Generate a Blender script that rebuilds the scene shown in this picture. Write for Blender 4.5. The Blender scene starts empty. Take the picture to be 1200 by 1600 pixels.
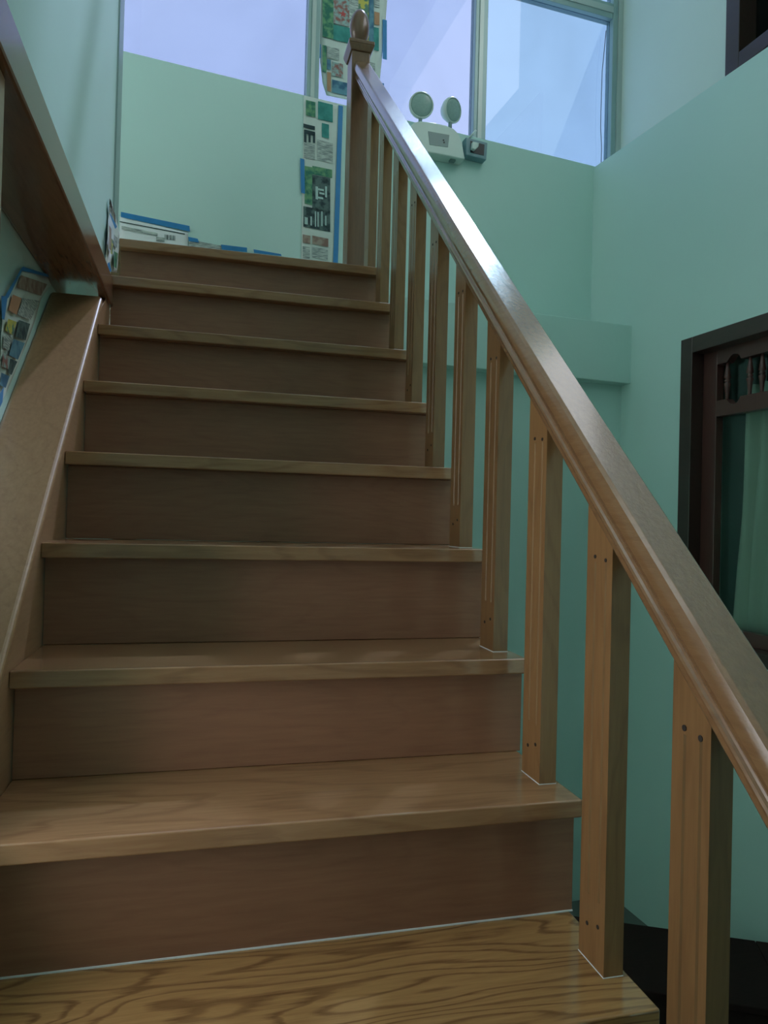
import bpy, bmesh, math, random
from mathutils import Vector, Matrix
random.seed(7)
scene = bpy.context.scene
COL = scene.collection

# ------------------------------------------------------------------ camera
F_PX = 1123.17
CAM = Vector((0.30327, -0.86599, 0.66075))
ROWS = (Vector((0.9693532, -0.24436431, 0.02530712)),
        Vector((-0.02725818, -0.00460523, 0.99961782)),
        Vector((0.24415438, 0.96967256, 0.01112502)))
cam_d = bpy.data.cameras.new('camera')
cam_d.sensor_fit = 'VERTICAL'; cam_d.sensor_height = 24.0
cam_d.lens = F_PX / 1600 * 24.0
cam_d.clip_start = 0.01
cam = bpy.data.objects.new('camera', cam_d); COL.objects.link(cam)
cam.matrix_world = Matrix(((ROWS[0].x, ROWS[1].x, -ROWS[2].x, CAM.x),
                           (ROWS[0].y, ROWS[1].y, -ROWS[2].y, CAM.y),
                           (ROWS[0].z, ROWS[1].z, -ROWS[2].z, CAM.z),
                           (0, 0, 0, 1)))
scene.camera = cam

# ------------------------------------------------------------------ world, sun, exposure
world = bpy.data.worlds.new('world'); scene.world = world
world.use_nodes = True
wn = world.node_tree; wn.nodes.clear()
w_out = wn.nodes.new('ShaderNodeOutputWorld'); w_bg = wn.nodes.new('ShaderNodeBackground')
w_tc = wn.nodes.new('ShaderNodeTexCoord'); w_no = wn.nodes.new('ShaderNodeTexNoise'); w_ra = wn.nodes.new('ShaderNodeValToRGB')
w_no.inputs['Scale'].default_value = 2.2; w_no.inputs['Detail'].default_value = 4
w_ra.color_ramp.elements[0].position = 0.3; w_ra.color_ramp.elements[0].color = (0.86, 0.92, 1.0, 1)
w_ra.color_ramp.elements[1].position = 0.7; w_ra.color_ramp.elements[1].color = (0.98, 0.99, 1.0, 1)
wn.links.new(w_tc.outputs['Generated'], w_no.inputs['Vector'])
wn.links.new(w_no.outputs['Fac'], w_ra.inputs['Fac'])
wn.links.new(w_ra.outputs['Color'], w_bg.inputs['Color'])
wn.links.new(w_bg.outputs['Background'], w_out.inputs['Surface'])
w_bg.inputs['Strength'].default_value = 3.0

sun_d = bpy.data.lights.new('sun', 'SUN'); sun_d.energy = 8.0; sun_d.angle = 0.035
sun_d.color = (1.0, 0.90, 0.75)
sun = bpy.data.objects.new('sun', sun_d); COL.objects.link(sun)
SUN_DIR = Vector((-0.372, -0.533, -1.0)).normalized()      # direction the light travels
sun.rotation_euler = SUN_DIR.to_track_quat('-Z', 'Y').to_euler()
sun.location = (2, 6, 8)

vs = scene.view_settings
vs.view_transform = 'Standard'; vs.look = 'None'; vs.gamma = 1.0; vs.use_curve_mapping = False
vs.exposure = 0.22

# ------------------------------------------------------------------ geometry constants (metres)
R_ = 0.2; G = 0.2168; W = 0.93
XB, WB, DB, YB, OV = 0.8881, 0.0316, 0.0713, 0.0756, 0.036
XC = XB + WB / 2
SL = R_ / G
DZ = [0, .0033, -.0043, .0004, -.002, -.0033, -.0039, .0048, .0022]
DY = [0, 0, .0018, -.0015, -.0011, -.0009, .0006, -.0006, 0]
NY = lambda k: k * G + (DY[k] if 0 <= k <= 8 else 0)
NZ = lambda k: k * R_ + (DZ[k] if 0 <= k <= 8 else 0)
TH = 0.07
FLOOR_Z = -1.305
CEIL_Z = 7.0
WX = -0.012            # face of the upper left wall
NX = -0.14             # face of the recessed left wall

def ray(x, y):
    return ROWS[0] * ((x - 600) / F_PX) - ROWS[1] * ((y - 800) / F_PX) + ROWS[2]
def on_plane(x, y, n, c):
    v = ray(x, y); n = Vector(n)
    return CAM + v * ((c - n.dot(CAM)) / n.dot(v))
# back wall frame: u along the wall (to the right), w out towards the stairs
BU = Vector((math.cos(TH), math.sin(TH), 0)); BW = Vector((math.sin(TH), -math.cos(TH), 0))
BO = Vector((0.9, 2.75, 0))
def back(s, off, z): return BO + BU * s + BW * off + Vector((0, 0, z))
def back_px(x, y, off=0.0):
    p = on_plane(x, y, BW, BW.dot(BO) + off); return ((p - BO).dot(BU), p.z)
# right wall frame: a along the wall towards the camera, b out of the wall into the room
RO = Vector((2.44, 2.858, 0)); RU = -Vector((-math.sin(TH), math.cos(TH), 0)); RB = -BU
def right(a, off, z): return RO + RU * a + RB * off + Vector((0, 0, z))
def right_px(x, y, off=0.0):
    p = on_plane(x, y, RB, RB.dot(RO) + off); return ((p - RO).dot(RU), p.z)

# ------------------------------------------------------------------ materials
def nodes(name):
    m = bpy.data.materials.new(name); m.use_nodes = True
    return m, m.node_tree, m.node_tree.nodes['Principled BSDF']
def plain(name, col, rough=0.5, metal=0.0, spec=0.5, noise=0.0, scale=8.0):
    m, nt, b = nodes(name)
    b.inputs['Base Color'].default_value = (*col, 1); b.inputs['Roughness'].default_value = rough
    b.inputs['Metallic'].default_value = metal; b.inputs['Specular IOR Level'].default_value = spec
    if noise:
        tc = nt.nodes.new('ShaderNodeTexCoord'); n = nt.nodes.new('ShaderNodeTexNoise'); n.inputs['Scale'].default_value = scale
        n.inputs['Detail'].default_value = 5
        mx = nt.nodes.new('ShaderNodeMix'); mx.data_type = 'RGBA'
        mx.inputs['A'].default_value = (*[c * (1 - noise) for c in col], 1); mx.inputs['B'].default_value = (*[min(1, c * (1 + noise)) for c in col], 1)
        nt.links.new(tc.outputs['Object'], n.inputs['Vector']); nt.links.new(n.outputs['Fac'], mx.inputs['Factor'])
        nt.links.new(mx.outputs['Result'], b.inputs['Base Color'])
    return m
def paint(name, col, rough=0.55):
    m, nt, b = nodes(name)
    tc = nt.nodes.new('ShaderNodeTexCoord'); n = nt.nodes.new('ShaderNodeTexNoise'); n.inputs['Scale'].default_value = 1.7; n.inputs['Detail'].default_value = 4
    mx = nt.nodes.new('ShaderNodeMix'); mx.data_type = 'RGBA'
    mx.inputs['A'].default_value = (*[c * .95 for c in col], 1); mx.inputs['B'].default_value = (*[min(1, c * 1.05) for c in col], 1)
    n2 = nt.nodes.new('ShaderNodeTexNoise'); n2.inputs['Scale'].default_value = 60; n2.inputs['Detail'].default_value = 3
    bp = nt.nodes.new('ShaderNodeBump'); bp.inputs['Strength'].default_value = 0.06; bp.inputs['Distance'].default_value = 0.004
    nt.links.new(tc.outputs['Object'], n.inputs['Vector']); nt.links.new(tc.outputs['Object'], n2.inputs['Vector'])
    nt.links.new(n.outputs['Fac'], mx.inputs['Factor']); nt.links.new(mx.outputs['Result'], b.inputs['Base Color'])
    nt.links.new(n2.outputs['Fac'], bp.inputs['Height']); nt.links.new(bp.outputs['Normal'], b.inputs['Normal'])
    b.inputs['Roughness'].default_value = rough
    return m
def wood(name, col, dark, axis='X', figure=0.35, rough=0.3, fig_scale=1.0, coat=0.25, along=1.0, bump=0.05, rings=22.0):
    """satin varnished timber: fine fibres along the axis plus broad cathedral figure"""
    m, nt, b = nodes(name); N = nt.nodes.new; L = nt.links.new
    tc = N('ShaderNodeTexCoord'); oi = N('ShaderNodeObjectInfo')
    add = N('ShaderNodeVectorMath'); add.operation = 'MULTIPLY_ADD'
    comb = N('ShaderNodeCombineXYZ')
    L(oi.outputs['Random'], comb.inputs[0]); L(oi.outputs['Random'], comb.inputs[1]); L(oi.outputs['Random'], comb.inputs[2])
    L(comb.outputs[0], add.inputs[0]); add.inputs[1].default_value = (7.3, 3.1, 5.7); L(tc.outputs['Object'], add.inputs[2])
    lo, hi = 1.0 * along, 14.0
    sc = {'X': (lo, hi, hi), 'Y': (hi, lo, hi), 'Z': (hi, hi, lo)}[axis]
    mp = N('ShaderNodeMapping'); mp.inputs['Scale'].default_value = sc; L(add.outputs[0], mp.inputs['Vector'])
    fib = N('ShaderNodeTexNoise'); fib.inputs['Scale'].default_value = 9; fib.inputs['Detail'].default_value = 7; fib.inputs['Roughness'].default_value = 0.65
    L(mp.outputs[0], fib.inputs['Vector'])
    f2 = 0.55 * fig_scale; f3 = 2.6 * fig_scale
    sc2 = {'X': (f2, f3, f3), 'Y': (f3, f2, f3), 'Z': (f3, f3, f2)}[axis]
    mp2 = N('ShaderNodeMapping'); mp2.inputs['Scale'].default_value = sc2; L(add.outputs[0], mp2.inputs['Vector'])
    nz = N('ShaderNodeTexNoise'); nz.inputs['Scale'].default_value = 1.6; nz.inputs['Detail'].default_value = 3; nz.inputs['Roughness'].default_value = 0.45
    L(mp2.outputs[0], nz.inputs['Vector'])
    mul = N('ShaderNodeMath'); mul.operation = 'MULTIPLY'; mul.inputs[1].default_value = rings; L(nz.outputs['Fac'], mul.inputs[0])
    jit = N('ShaderNodeMath'); jit.operation = 'MULTIPLY_ADD'; jit.inputs[1].default_value = 0.55; L(fib.outputs['Fac'], jit.inputs[0]); L(mul.outputs[0], jit.inputs[2])
    fr = N('ShaderNodeMath'); fr.operation = 'FRACT'; L(jit.outputs[0], fr.inputs[0])
    rp = N('ShaderNodeValToRGB'); cr = rp.color_ramp
    cr.elements[0].position = 0.0; cr.elements[0].color = (0, 0, 0, 1)
    cr.elements[1].position = 1.0; cr.elements[1].color = (0.0, 0.0, 0.0, 1)
    e = cr.elements.new(0.60); e.color = (0.10, 0.10, 0.10, 1); e = cr.elements.new(0.82); e.color = (1, 1, 1, 1); e = cr.elements.new(0.92); e.color = (0.8, .8, .8, 1)
    L(fr.outputs[0], rp.inputs['Fac'])
    fg = N('ShaderNodeMath'); fg.operation = 'MULTIPLY'; fg.inputs[1].default_value = figure; L(rp.outputs['Color'], fg.inputs[0])
    fr2 = N('ShaderNodeMapRange'); fr2.inputs['From Min'].default_value = 0.3; fr2.inputs['From Max'].default_value = 0.75
    fr2.inputs['To Min'].default_value = 0.0; fr2.inputs['To Max'].default_value = 0.42; L(fib.outputs['Fac'], fr2.inputs['Value'])
    tot = N('ShaderNodeMath'); tot.operation = 'ADD'; tot.use_clamp = True; L(fg.outputs[0], tot.inputs[0]); L(fr2.outputs[0], tot.inputs[1])
    mx = N('ShaderNodeMix'); mx.data_type = 'RGBA'; mx.inputs['A'].default_value = (*col, 1); mx.inputs['B'].default_value = (*dark, 1)
    L(tot.outputs[0], mx.inputs['Factor'])
    # board to board tone
    hsv = N('ShaderNodeHueSaturation'); mr = N('ShaderNodeMapRange'); mr.inputs['To Min'].default_value = 0.88; mr.inputs['To Max'].default_value = 1.12
    L(oi.outputs['Random'], mr.inputs['Value']); L(mr.outputs[0], hsv.inputs['Value']); L(mx.outputs['Result'], hsv.inputs['Color'])
    L(hsv.outputs[0], b.inputs['Base Color'])
    b.inputs['Roughness'].default_value = rough; b.inputs['Coat Weight'].default_value = coat; b.inputs['Coat Roughness'].default_value = 0.12
    bp = N('ShaderNodeBump'); bp.inputs['Strength'].default_value = bump; bp.inputs['Distance'].default_value = 0.002
    L(fib.outputs['Fac'], bp.inputs['Height']); L(bp.outputs['Normal'], b.inputs['Normal'])
    return m

M = {}
WALLC = (0.545, 0.765, 0.70)
M['wall'] = paint('mint_wall_paint', WALLC)
M['wall_lit'] = paint('mint_wall_paint_lit', (0.66, 0.77, 0.69))  # warmer, lighter tone paints in the light on the recessed upper wall
M['ceil'] = paint('ceiling_white', (0.75, 0.8, 0.77))
M['tread'] = wood('teak_tread', (0.36, 0.195, 0.095), (0.165, 0.075, 0.034), 'X', figure=0.30, rough=0.22, rings=15.0, coat=0.5)
M['tread_bold'] = wood('teak_tread_bold', (0.40, 0.225, 0.085), (0.11, 0.048, 0.018), 'X', figure=0.55, rough=0.2, fig_scale=1.0, rings=30.0, coat=0.6)
M['riser'] = wood('teak_riser', (0.315, 0.148, 0.082), (0.165, 0.068, 0.038), 'X', figure=0.12, rough=0.48, coat=0.05)
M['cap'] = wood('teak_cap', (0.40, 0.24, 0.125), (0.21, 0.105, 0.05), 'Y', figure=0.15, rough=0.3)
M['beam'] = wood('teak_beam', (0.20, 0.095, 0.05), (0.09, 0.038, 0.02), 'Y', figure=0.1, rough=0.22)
M['baluster'] = wood('teak_baluster', (0.259, 0.137, 0.054), (0.122, 0.054, 0.019), 'Z', figure=0.2, rough=0.32)
M['groove'] = wood('teak_groove', (0.290, 0.165, 0.068), (0.140, 0.066, 0.026), 'Z', figure=0.1, rough=0.4)
M['rail'] = wood('teak_handrail', (0.247, 0.135, 0.060), (0.128, 0.060, 0.026), 'Y', figure=0.15, rough=0.22, coat=0.8, bump=0.5)
M['newel'] = wood('teak_newel', (0.192, 0.096, 0.048), (0.080, 0.036, 0.019), 'Z', figure=0.15, rough=0.3)
M['darkwood'] = wood('dark_red_stained_wood', (0.105, 0.040, 0.032), (0.045, 0.017, 0.014), 'Z', figure=0.1, rough=0.35)
M['darkwood_x'] = wood('dark_brown_stained_wood', (0.05, 0.026, 0.02), (0.02, 0.011, 0.009), 'Y', figure=0.1, rough=0.35)
M['chest'] = wood('almost_black_wood', (0.030, 0.016, 0.014), (0.012, 0.007, 0.006), 'X', figure=0.1, rough=0.75, coat=0.0)
M['chest'].node_tree.nodes['Principled BSDF'].inputs['Specular IOR Level'].default_value = 0.12
M['floor'] = plain('grey_floor', (0.13, 0.15, 0.14), 0.4, noise=0.1, scale=3)
M['alu'] = plain('painted_aluminium', (0.30, 0.42, 0.41), 0.35, 0.2, noise=0.04)
M['alu_light'] = plain('aluminium_glazing_bead', (0.46, 0.54, 0.51), 0.35, 0.2)
M['caulk'] = plain('white_caulk', (0.75, 0.80, 0.80), 0.5)
M['hole'] = plain('nail_hole_dark', (0.02, 0.014, 0.01), 0.8)
M['tape'] = plain('blue_masking_tape', (0.02, 0.22, 0.50), 0.5, noise=0.12, scale=30)
M['plastic'] = plain('white_plastic', (0.62, 0.74, 0.68), 0.35)
M['plastic_grey'] = plain('grey_plastic_panel', (0.16, 0.26, 0.25), 0.3)
M['black'] = plain('black_plastic', (0.02, 0.025, 0.025), 0.4)
M['lens'] = plain('ribbed_lamp_lens', (0.30, 0.44, 0.40), 0.25, noise=0.15, scale=90)
M['socket'] = plain('blue_grey_socket_box', (0.16, 0.30, 0.34), 0.35)
M['steel'] = plain('screw_steel', (0.5, 0.5, 0.48), 0.3, 0.8)
M['rubber'] = plain('cable_black', (0.03, 0.03, 0.035), 0.5)

def glass(name, tint, gloss=0.06, var=0.05, rough=0.02, scale=1.6):
    m = bpy.data.materials.new(name); m.use_nodes = True; nt = m.node_tree; nt.nodes.clear(); N = nt.nodes.new; L = nt.links.new
    o = N('ShaderNodeOutputMaterial'); t = N('ShaderNodeBsdfTransparent'); g = N('ShaderNodeBsdfGlossy'); mix = N('ShaderNodeMixShader')
    g.inputs['Roughness'].default_value = rough; mix.inputs[0].default_value = gloss
    tc = N('ShaderNodeTexCoord'); n = N('ShaderNodeTexNoise'); n.inputs['Scale'].default_value = scale; n.inputs['Detail'].default_value = 5
    n.inputs['Distortion'].default_value = 0.6
    mx = N('ShaderNodeMix'); mx.data_type = 'RGBA'
    mx.inputs['A'].default_value = (*[c * (1 - var) for c in tint], 1); mx.inputs['B'].default_value = (*[min(1, c * (1 + var)) for c in tint], 1)
    L(tc.outputs['Object'], n.inputs['Vector']); L(n.outputs['Fac'], mx.inputs['Factor']); L(mx.outputs['Result'], t.inputs['Color'])
    L(t.outputs[0], mix.inputs[1]); L(g.outputs[0], mix.inputs[2]); L(mix.outputs[0], o.inputs['Surface'])
    return m
M['film'] = glass('tinted_window_glass', (0.35, 0.395, 0.51), 0.04, 0.10)
M['film2'] = glass('tinted_window_glass_blue', (0.33, 0.415, 0.515), 0.04, 0.08)
M['glass_dark'] = glass('dark_window_glass', (0.80, 0.88, 0.85), 0.06, 0.03)
M['glass_black'] = glass('dark_smoked_glass', (0.30, 0.36, 0.36), 0.05, 0.03)
M['film_edge'] = glass('peeling_window_film', (0.935, 0.95, 0.975), 0.02, 0.02)
M['curtain'] = plain('pale_green_curtain', (0.62, 0.68, 0.58), 0.9)
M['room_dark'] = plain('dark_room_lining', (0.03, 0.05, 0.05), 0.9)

# ------------------------------------------------------------------ mesh helpers
class MB:
    def __init__(self): self.v = []; self.f = []; self.m = []
    def poly(self, pts, mi=0):
        i = len(self.v); self.v += [tuple(p) for p in pts]; self.f.append(tuple(range(i, i + len(pts)))); self.m.append(mi)
    def hexa(self, p, mi=0):
        """8 points: bottom loop 0-3, top loop 4-7"""
        i = len(self.v); self.v += [tuple(q) for q in p]
        for f in ((3, 2, 1, 0), (4, 5, 6, 7), (0, 1, 5, 4), (1, 2, 6, 5), (2, 3, 7, 6), (3, 0, 4, 7)):
            self.f.append(tuple(i + k for k in f)); self.m.append(mi)
    def box(self, x0, x1, y0, y1, z0, z1, mi=0):
        self.hexa([(x0, y0, z0), (x1, y0, z0), (x1, y1, z0), (x0, y1, z0), (x0, y0, z1), (x1, y0, z1), (x1, y1, z1), (x0, y1, z1)], mi)
    def frame_box(self, fn, s0, s1, o0, o1, z0, z1, mi=0, z0b=None, z1b=None):
        """box in a wall frame fn(s, off, z); z*b give other heights at s1"""
        a0, a1 = z0, z1; b0 = z0 if z0b is None else z0b; b1 = z1 if z1b is None else z1b
        self.hexa([fn(s0, o0, a0), fn(s1, o0, b0), fn(s1, o1, b0), fn(s0, o1, a0), fn(s0, o0, a1), fn(s1, o0, b1), fn(s1, o1, b1), fn(s0, o1, a1)], mi)
    def prism(self, pts, vec, mi=0):
        vec = Vector(vec); n = len(pts); i = len(self.v)
        self.v += [tuple(p) for p in pts] + [tuple(Vector(p) + vec) for p in pts]
        self.f.append(tuple(i + k for k in range(n))); self.f.append(tuple(i + n + k for k in reversed(range(n)))); self.m += [mi, mi]
        for k in range(n):
            j = (k + 1) % n; self.f.append((i + j, i + k, i + n + k, i + n + j)); self.m.append(mi)
    def lathe(self, prof, base, axis=(0, 0, 1), seg=20, mi=0):
        ax = Vector(axis).normalized(); t = ax.orthogonal().normalized(); b = ax.cross(t); base = Vector(base); i = len(self.v)
        for r, h in prof:
            for k in range(seg):
                a = 2 * math.pi * k / seg; self.v.append(tuple(base + ax * h + (t * math.cos(a) + b * math.sin(a)) * r))
        for q in range(len(prof) - 1):
            for k in range(seg):
                j = (k + 1) % seg; self.f.append((i + q * seg + k, i + q * seg + j, i + (q + 1) * seg + j, i + (q + 1) * seg + k)); self.m.append(mi)
        self.f.append(tuple(i + k for k in reversed(range(seg)))); self.m.append(mi)
        e = i + (len(prof) - 1) * seg; self.f.append(tuple(e + k for k in range(seg))); self.m.append(mi)
    def tube(self, pts, r, seg=8, mi=0):
        pts = [Vector(p) for p in pts]; i = len(self.v); n = len(pts)
        for q, p in enumerate(pts):
            d = (pts[min(q + 1, n - 1)] - pts[max(q - 1, 0)]).normalized(); t = d.cross(Vector((0.31, 0.2, 0.93))).normalized(); b = d.cross(t)
            for k in range(seg):
                a = 2 * math.pi * k / seg; self.v.append(tuple(p + (t * math.cos(a) + b * math.sin(a)) * r))
        for q in range(n - 1):
            for k in range(seg):
                j = (k + 1) % seg; self.f.append((i + q * seg + k, i + q * seg + j, i + (q + 1) * seg + j, i + (q + 1) * seg + k)); self.m.append(mi)
        self.f.append(tuple(i + k for k in reversed(range(seg)))); self.f.append(tuple(i + (n - 1) * seg + k for k in range(seg))); self.m += [mi, mi]
    def build(self, name, mats, parent=None, bevel=0.0, smooth=False, seg=2):
        me = bpy.data.meshes.new(name); me.from_pydata(self.v, [], self.f)
        if not isinstance(mats, (list, tuple)): mats = [mats]
        for m in mats: me.materials.append(m)
        for p, mi in zip(me.polygons, self.m): p.material_index = mi
        bm = bmesh.new(); bm.from_mesh(me)
        bmesh.ops.recalc_face_normals(bm, faces=bm.faces)
        if bevel:
            ed = [e for e in bm.edges if len(e.link_faces) == 2 and e.calc_face_angle(0) > 0.5]
            bmesh.ops.bevel(bm, geom=ed, offset=bevel, segments=seg, profile=0.5, affect='EDGES', clamp_overlap=True)
        bm.to_mesh(me); bm.free()
        if smooth:
            for p in me.polygons: p.use_smooth = True
        o = bpy.data.objects.new(name, me); COL.objects.link(o)
        if parent: o.parent = parent; o.matrix_parent_inverse = parent.matrix_world.inverted()
        return o
def tag(o, label, cat, group=None, kind=None):
    o['label'] = label; o['category'] = cat
    if group: o['group'] = group
    if kind: o['kind'] = kind
    return o
def thing(name, label, cat, loc=(0, 0, 0), group=None, kind=None):
    o = bpy.data.objects.new(name, None); COL.objects.link(o); o.empty_display_size = 0.1
    o.location = loc; o.matrix_world = Matrix.Translation(Vector(loc))
    return tag(o, label, cat, group, kind)
def child_label(o, label): o['label'] = label; return o

# ================================================================== SETTING
mb = MB(); mb.box(-3.2, 3.6, -4.2, 3.4, FLOOR_Z - 0.15, FLOOR_Z)
tag(mb.build('floor', M['floor']), 'dark grey lower floor at the foot of the right wall', 'floor', kind='structure')
mb = MB(); mb.box(-3.2, 3.6, -4.2, 3.4, CEIL_Z, CEIL_Z + 0.15)
tag(mb.build('ceiling', M['ceil']), 'pale ceiling high above the stairwell', 'ceiling', kind='structure')
mb = MB(); mb.box(-0.30, 2.9, -4.2, -1.30, 2.75, 2.95)  # unseen slab added to keep light off the lower balusters
tag(mb.build('shade_slab', M['ceil']), 'added unseen slab shading the foot of the stairs', 'ceiling', kind='structure')
mb = MB(); mb.box(-3.2, 3.6, -4.3, -4.2, FLOOR_Z, CEIL_Z)
tag(mb.build('wall_front', M['wall']), 'mint wall behind the foot of the stairs', 'wall', kind='structure')

# left partition: upper wall flush with the beam, recessed wall below it
mb = MB()
mb.box(-0.30, WX, 0.20, 1.64, 1.398, CEIL_Z)
mb.box(-0.30, NX, 0.20, 1.60, FLOOR_Z, 1.398)
mb.box(-0.30, NX, -4.2, -0.30, FLOOR_Z, CEIL_Z)
mb.box(-0.30, NX, -0.30, 0.20, 3.4, CEIL_Z)  # gap below it is an unseen opening added for side light
mb.box(-0.30, NX, -0.30, 0.20, FLOOR_Z, -0.3)
tag(mb.build('wall_left', M['wall']), 'bright mint wall above the dark wooden beam at the left', 'wall', kind='structure')
mb = MB(); mb.box(-0.30, WX + 0.001, 1.64, 1.79, 1.62, CEIL_Z); mb.box(-0.30, WX + 0.004, 1.652, 1.662, 1.62, CEIL_Z)
tag(mb.build('trim_1', M['alu']), 'narrow blue-green vertical strip closing the end of the left wall', 'trim', kind='structure')
mb = MB(); mb.box(-1.7, -1.55, 1.2, 3.1, FLOOR_Z, 2.4); mb.box(-1.7, -1.55, 1.2, 3.1, 3.3, CEIL_Z); mb.box(-1.6, -0.30, 1.2, 1.3, FLOOR_Z, CEIL_Z)  # gap between the first two boxes added, unseen, to brighten the landing
tag(mb.build('wall_side', M['wall']), 'mint side wall of the landing behind the left partition', 'wall', kind='structure')

# back wall: parapet below the window, deep beam at landing height, lower wall
S_L = -2.6; S_R = 1.96
def sill_z(s): return 2.787 - 0.0330 * s      # measured top line of the parapet
mb = MB()
mb.frame_box(back, S_L, S_R, -0.26, 0.0, 1.55, sill_z(S_L), 0, None, sill_z(S_R))
mb.frame_box(back, -1.35, S_R, -0.05, 0.30, FLOOR_Z, 1.45)
mb.frame_box(back, S_L, S_R, -0.26, 0.0, 6.6, CEIL_Z)
tag(mb.build('wall_back', M['wall']), 'mint parapet wall below the big window over the landing', 'wall', kind='structure')
mb = MB(); mb.frame_box(back, 0.06, 1.66, -0.02, 0.376, 1.412, 1.718)
tag(mb.build('trim_2', M['wall'], bevel=0.003), 'mint boxed beam across the back wall behind the balusters', 'beam', kind='structure')

# right wall: thick lower part with a ledge, recessed upper part
def ledge_z(a): return 2.728 - 0.050 * a
A1 = 6.6
wa0, wa1, wz0, wz1 = 0.775, 1.90, 0.10, 1.545        # opening of the lower window (outer frame)
mb = MB()
mb.frame_box(right, -0.14, wa0, -0.50, 0.0, FLOOR_Z, ledge_z(-0.14), 0, None, ledge_z(wa0))
mb.frame_box(right, wa1, A1, -0.50, 0.0, FLOOR_Z, ledge_z(wa1), 0, None, ledge_z(A1))
mb.frame_box(right, wa0, wa1, -0.50, 0.0, FLOOR_Z, wz0)
mb.frame_box(right, wa0, wa1, -0.50, 0.0, wz1, ledge_z(wa0), 0, None, ledge_z(wa1))
tag(mb.build('wall_right', M['wall']), 'pale mint wall at the right with a ledge and two dark windows', 'wall', kind='structure')
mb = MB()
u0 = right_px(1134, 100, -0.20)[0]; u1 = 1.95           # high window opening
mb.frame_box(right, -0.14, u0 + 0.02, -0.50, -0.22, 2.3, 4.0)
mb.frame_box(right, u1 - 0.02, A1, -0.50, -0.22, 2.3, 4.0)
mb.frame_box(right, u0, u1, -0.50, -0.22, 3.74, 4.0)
mb.frame_box(right, 4.4, A1, -0.50, -0.22, 4.0, CEIL_Z)      # unseen opening added to let in fill light, between 4.0 and 5.9 m
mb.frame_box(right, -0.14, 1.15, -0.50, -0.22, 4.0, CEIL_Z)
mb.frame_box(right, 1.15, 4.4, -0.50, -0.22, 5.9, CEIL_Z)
tag(mb.build('wall_upper', M['wall_lit']), 'mint wall with daylight put into its colour, set back above the ledge at the upper right', 'wall', kind='structure')

# ---- big window over the landing
OW = -0.10                                           # glazing plane behind the parapet face
def wpx(x, y): return back_px(x, y, OW)
jl = wpx(183, 60)[0] - 0.02
m1 = wpx(478, 100)[0]; m1b = wpx(497, 100)[0]
m2 = wpx(738, 100)[0]; m2b = wpx(757, 100)[0]
jr = wpx(951, 120)[0]; jrb = wpx(971, 120)[0]
tr0 = wpx(925, 26.5)[1]; tr1 = wpx(935, 5.5)[1]
SB, ST = 2.60, 6.60
win = thing('window_1', 'wide aluminium window with tinted panes above the landing parapet', 'window', back(0.4, OW, SB), kind='structure')
def frame_part(name, s0, s1, z0, z1, mat='alu', o0=-0.035, o1=0.035, bevel=0.003):
    mb = MB(); mb.frame_box(back, s0, s1, OW + o0, OW + o1, z0, z1); return mb.build(name, M[mat], win, bevel=bevel)
for (a, b) in ((m1, m1b), (m2, m2b), (jr, jrb + 0.02)):
    p = frame_part('mullion', a, b, SB, ST)
    w_ = b - a
    mb = MB(); mb.frame_box(back, a + w_ * .30, a + w_ * .62, OW + 0.034, OW + 0.042, SB, ST); mb.build('glazing_bead', M['alu_light'], p)
frame_part('mullion', jl - 0.07, jl, SB, ST)
for a, b in ((jl, m1), (m1b, m2), (m2b, jr)):
    for t0, t1 in ((tr0, tr1), (tr0 + 1.45, tr1 + 1.45)):
        p = frame_part('transom', a, b, t0, t1, o1=0.030)
        mb = MB(); mb.frame_box(back, a, b, OW + 0.029, OW + 0.036, t0 + (t1 - t0) * .35, t0 + (t1 - t0) * .75); mb.build('glazing_bead', M['alu_light'], p)
    frame_part('sill_rail', a, b, SB, SB + 0.05); frame_part('head_rail', a, b, ST - 0.06, ST)
for (a, b, mt) in ((jl, m1, 'film'), (m1b, m2, 'film'), (m2b, jr, 'film2')):
    for z0, z1 in ((SB + 0.05, tr0), (tr1, tr0 + 1.45), (tr1 + 1.45, ST - 0.06)):
        mb = MB(); mb.frame_box(back, a, b, OW - 0.004, OW + 0.002, z0, z1); mb.build('pane', M[mt], win)
flm = [wpx(x, y) for x, y in ((942, 40), (951, 42), (951, 250), (930, 275), (852, 275))]
mb = MB(); mb.prism([back(s_, OW + 0.003, z_) for s_, z_ in flm], BW * 0.0006); child_label(mb.build('peeling_film', M['film_edge'], win), 'loose corner of window film')
# closing pieces beside the window so that daylight enters through the glass only
mb = MB(); mb.frame_box(back, S_L, jl - 0.07, -0.26, 0.0, 2.5, CEIL_Z)
tag(mb.build('wall_pier', M['wall']), 'mint pier at the left end of the big window', 'wall', kind='structure')
mb = MB(); mb.frame_box(back, jrb + 0.02, 2.2, -0.26, OW + 0.02, 2.5, CEIL_Z)
tag(mb.build('trim_3', M['wall']), 'mint reveal at the right end of the big window', 'trim', kind='structure')

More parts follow.
